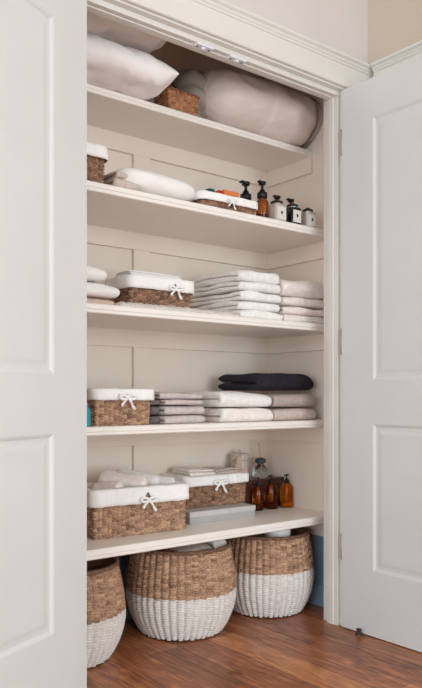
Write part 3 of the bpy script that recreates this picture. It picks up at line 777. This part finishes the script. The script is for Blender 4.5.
# ================================================================= LOWEST SHELF
B1 = (1.370, 0.375, Z5)
rect_basket('wicker_basket', 'large wicker basket with deep white liner and bow, filled with rolled towels', B1, R(-4), 0.365, 0.200, 0.156, liner=0.046, m='wicker', bowx=0.016, bows=1.3, notch=0.028)
def roll_mesh(L, r, seed):
    """soft rolled towel: plump cylinder with a spiral dent in each end and a loose flap edge"""
    m = MB(); rows = []; n = 40
    for q in range(33):
        u = -1+2*q/32; x = u*L/2
        k = max(0.05, (1-abs(u)**8)**0.5); row = []
        for j in range(n):
            a = 2*pi*j/n
            flap = 1.0+0.10*(((a-2.0) % (2*pi))/(2*pi))
            w = 1+0.10*nz(x*16, cos(a)*1.2, sin(a)*1.2, seed)+0.03*nz(x*50, cos(a)*4, sin(a)*4, seed)
            row.append((x-(0.006*(1-k) if u > 0 else -0.006*(1-k)), r*k*w*flap*cos(a), r*k*w*flap*sin(a)))
        rows.append(row)
    m.grid(rows, True); o = len(m.v); m.f.append(tuple(range(n))[::-1]); m.f.append(tuple(range(o-n, o)))
    return m
def rolled(label, loc, L, r, rz, m, seed, ry=0):
    o = roll_mesh(L, r, seed).build('rolled_towel', m, smooth=True)
    o.location = loc; o.rotation_euler = (0, ry, rz)
    return tag(o, label, 'towel', 'rolled towels in the large basket')
rolled('pale cream rolled towel at the front of the large lined basket, leftmost', (1.272, 0.352, Z5+0.152), 0.12, 0.028, R(-62), 'towel_cream', 1, R(-6))
rolled('long cream rolled towel running through the middle of the large lined basket', (1.345, 0.372, Z5+0.172), 0.19, 0.032, R(-46), 'towel_cream', 2, R(8))
rolled('white rolled towel at the back of the large lined basket', (1.420, 0.396, Z5+0.175), 0.18, 0.030, R(-48), 'towel', 3, R(10))
rolled('narrow white rolled towel at the right end of the large lined basket', (1.496, 0.385, Z5+0.160), 0.15, 0.027, R(-50), 'towel', 4, R(8))
rolled('rolled towel lying low in the left corner of the large lined basket', (1.205, 0.350, Z5+0.132), 0.10, 0.018, R(-80), 'towel_cream', 5)
# grey gift box
t = thing('storage_box', 'flat pale grey lidded box on the lowest shelf, under the lined basket', 'box', (1.605, 0.325, Z5), R(-2))
MB().box(0.002, 0.316, 0.002, 0.226, 0, 0.040).build('box_base', 'greybox', t, bevel=0.001)
MB().box(0, 0.318, 0, 0.228, 0.026, 0.046).build('box_lid', 'greyboxlid', t, bevel=0.001)
rect_basket('wicker_basket', 'wicker basket with white liner and bow, standing on the grey box', (1.794, 0.475, Z5+0.0465), R(-1), 0.300, 0.165, 0.112, liner=0.026, m='wicker_dark', bowx=0.0, bows=1.35, notch=0.018)
towel('folded_cloth', 'folded white cloth heaped on the left of the basket above the grey box', 'cloth', (1.668, 0.405, Z5+0.163), 0.125, 0.13, 0.030, 'towel_cream', seed=111, n=3, amp=0.006)
towel('folded_cloth', 'small beige folded cloth at the right of the basket above the grey box', 'cloth', (1.805, 0.415, Z5+0.163), 0.115, 0.12, 0.022, 'towel_beige', seed=112, n=3, amp=0.006)
# amber bottles
amber_bottle('slim amber pump bottle, leftmost, right beside the grey box', (2.040, 0.430, Z5), 0.0235, 0.100, R(190), fill=0.8, tube=True, ps=0.85)
amber_bottle('wide amber pump bottle in the middle of the front row', (2.117, 0.432, Z5), 0.0285, 0.104, R(190), fill=0.8, tube=True, ps=0.85)
amber_bottle('rounded amber pump bottle with golden soap, nearest the side wall', (2.197, 0.420, Z5), 0.0275, 0.103, R(200), fill=0.22, tube=True, ps=0.85, m='amber_light')
# dark box behind
t = thing('lidded_box', 'dark reddish-brown box behind the amber bottles', 'box', (1.965, 0.463, Z5))
MB().box(0, 0.255, 0, 0.10, 0, 0.105).build('box_base', 'brownbox', t, bevel=0.002)
MB().box(-0.002, 0.257, -0.002, 0.102, 0.105, 0.125).build('box_lid', 'brownbox', t, bevel=0.002)
# reed diffuser
t = thing('reed_diffuser', 'clear round reed diffuser with dark stopper on the brown box', 'diffuser', (2.122, 0.505, Z5+0.1255))
MB().lathe([(0.022, 0), (0.030, 0.004), (0.0345, 0.018), (0.033, 0.034), (0.022, 0.050), (0.013, 0.056), (0.012, 0.064)], 32).build('glass_bottle', 'glass', t, smooth=True)
MB().lathe([(0.012, 0.060), (0.021, 0.064), (0.025, 0.072), (0.022, 0.082), (0.012, 0.086), (0.003, 0.087)], 28).build('stopper', 'stopper', t, smooth=True)
for k, (dx, dy) in enumerate([(-0.012, 0.0), (-0.004, 0.006), (-0.018, -0.004)]):
    MB().tube([(0.002*k, 0, 0.086), (dx, dy, 0.155)], 0.0013, 6).build('reed', 'reed', t)
MB().tube([(0.004, -0.004, 0.006), (0.002, 0, 0.060)], 0.003, 6).build('wick', 'reed', t)
# cream jar
t = thing('lidded_jar', 'tall cream lidded jar with pinkish label behind the basket on grey box', 'jar', (2.015, 0.520, Z5+0.1255))
MB().lathe([(0.034, 0), (0.038, 0.003), (0.038, 0.078), (0.036, 0.083)], 32).build('jar_body', 'jarwhite', t, smooth=True)
MB().lathe([(0.0387, 0.010), (0.0387, 0.048)], 32).build('jar_label', 'pinklabel', t, smooth=True)
MB().lathe([(0.0395, 0.080), (0.0405, 0.084), (0.0405, 0.104), (0.038, 0.109), (0.010, 0.111), (0.006, 0.117), (0.008, 0.123), (0.001, 0.126)], 32).build('jar_lid', 'jarwhite', t, smooth=True)
rb = MB()
rows = []
for i in range(9):
    q = i/8
    rows.append([(-0.034-0.036*q+0.006*k*(0.5+q), -0.030-0.012*q+0.004*sin(k*2+q*3), 0.098-0.068*q**1.3+0.003*k) for k in range(6)])
rb.grid(rows); o = rb.build('draped_ribbon', 'tan', t, smooth=True); md = o.modifiers.new('s', 'SOLIDIFY'); md.thickness = 0.003

# ================================================================= FLOOR BASKETS
round_basket('round brown and white basket, leftmost and partly behind the left door', (1.110, 0.360, 0), 0.205, 0.150, 0.180, 0.312, 0.160, 1)
round_basket('largest looking round basket in the middle, brown above white, with folded cloth', (1.590, 0.358, 0), 0.207, 0.150, 0.186, 0.318, 0.160, 2)
round_basket('round brown and white basket at the right, against the blue-grey side wall', (2.018, 0.352, 0), 0.194, 0.142, 0.174, 0.316, 0.180, 3, rz=0.3)
towel('folded_cloth', 'beige folded cloth sticking out of the middle round basket', 'cloth', (1.50, 0.240, 0.285), 0.14, 0.16, 0.042, 'towel_beige', seed=121, n=3, amp=0.010, rz=R(-6))
towel('folded_cloth', 'white folded cloth at the right side in the middle round basket', 'cloth', (1.658, 0.240, 0.292), 0.06, 0.15, 0.044, 'towel', seed=122, n=2, amp=0.006, rz=R(-4))
o = MB().lathe([(0.010, 0), (0.045, 0.002), (0.052, 0.010), (0.052, 0.10), (0.046, 0.112), (0.012, 0.112)], 32).build('paper_roll', 'cotton', smooth=True, loc=(2.015, 0.285, 0.232)); tag(o, 'white roll standing inside the right round basket', 'roll')

# ball catches under the head jamb
for x, w in ((1.425, 'left one, nearer the left door'), (1.565, 'right one, nearer the right door')):
    t = thing('door_catch', 'small white door catch on the head of the opening, '+w, 'catch', (x+0.012, 0.0, HT-0.0165))
    MB().box(-0.034, 0.034, 0.012, 0.040, -0.0085, 0).build('catch_plate', 'catch', t, bevel=0.0015)
    MB().lathe([(0.008, -0.014), (0.009, -0.011), (0.009, -0.004)], 16, (0, 0.026, 0)).build('catch_roller', 'catch', t, smooth=True)
    for sx in (-0.024, 0.024):
        MB().lathe([(0.001, -0.0090), (0.003, -0.010), (0.003, -0.0065)], 12, (sx, 0.026, 0)).build('screw', 'stopper', t, smooth=True)
# small floor stop beside the open right door
t = thing('door_stop', 'small dark door stop on the floor under the open right door', 'door stop', (2.050, -0.105, 0))
MB().lathe([(0.012, 0), (0.012, 0.005), (0.008, 0.008), (0.008, 0.018), (0.010, 0.020), (0.009, 0.024), (0.003, 0.025)], 20).build('stop_body', 'strap', t, smooth=True)
MB().lathe([(0.0130, 0), (0.0130, 0.003), (0.0125, 0.0035)], 20).build('base_ring', 'bronze', t, smooth=True)
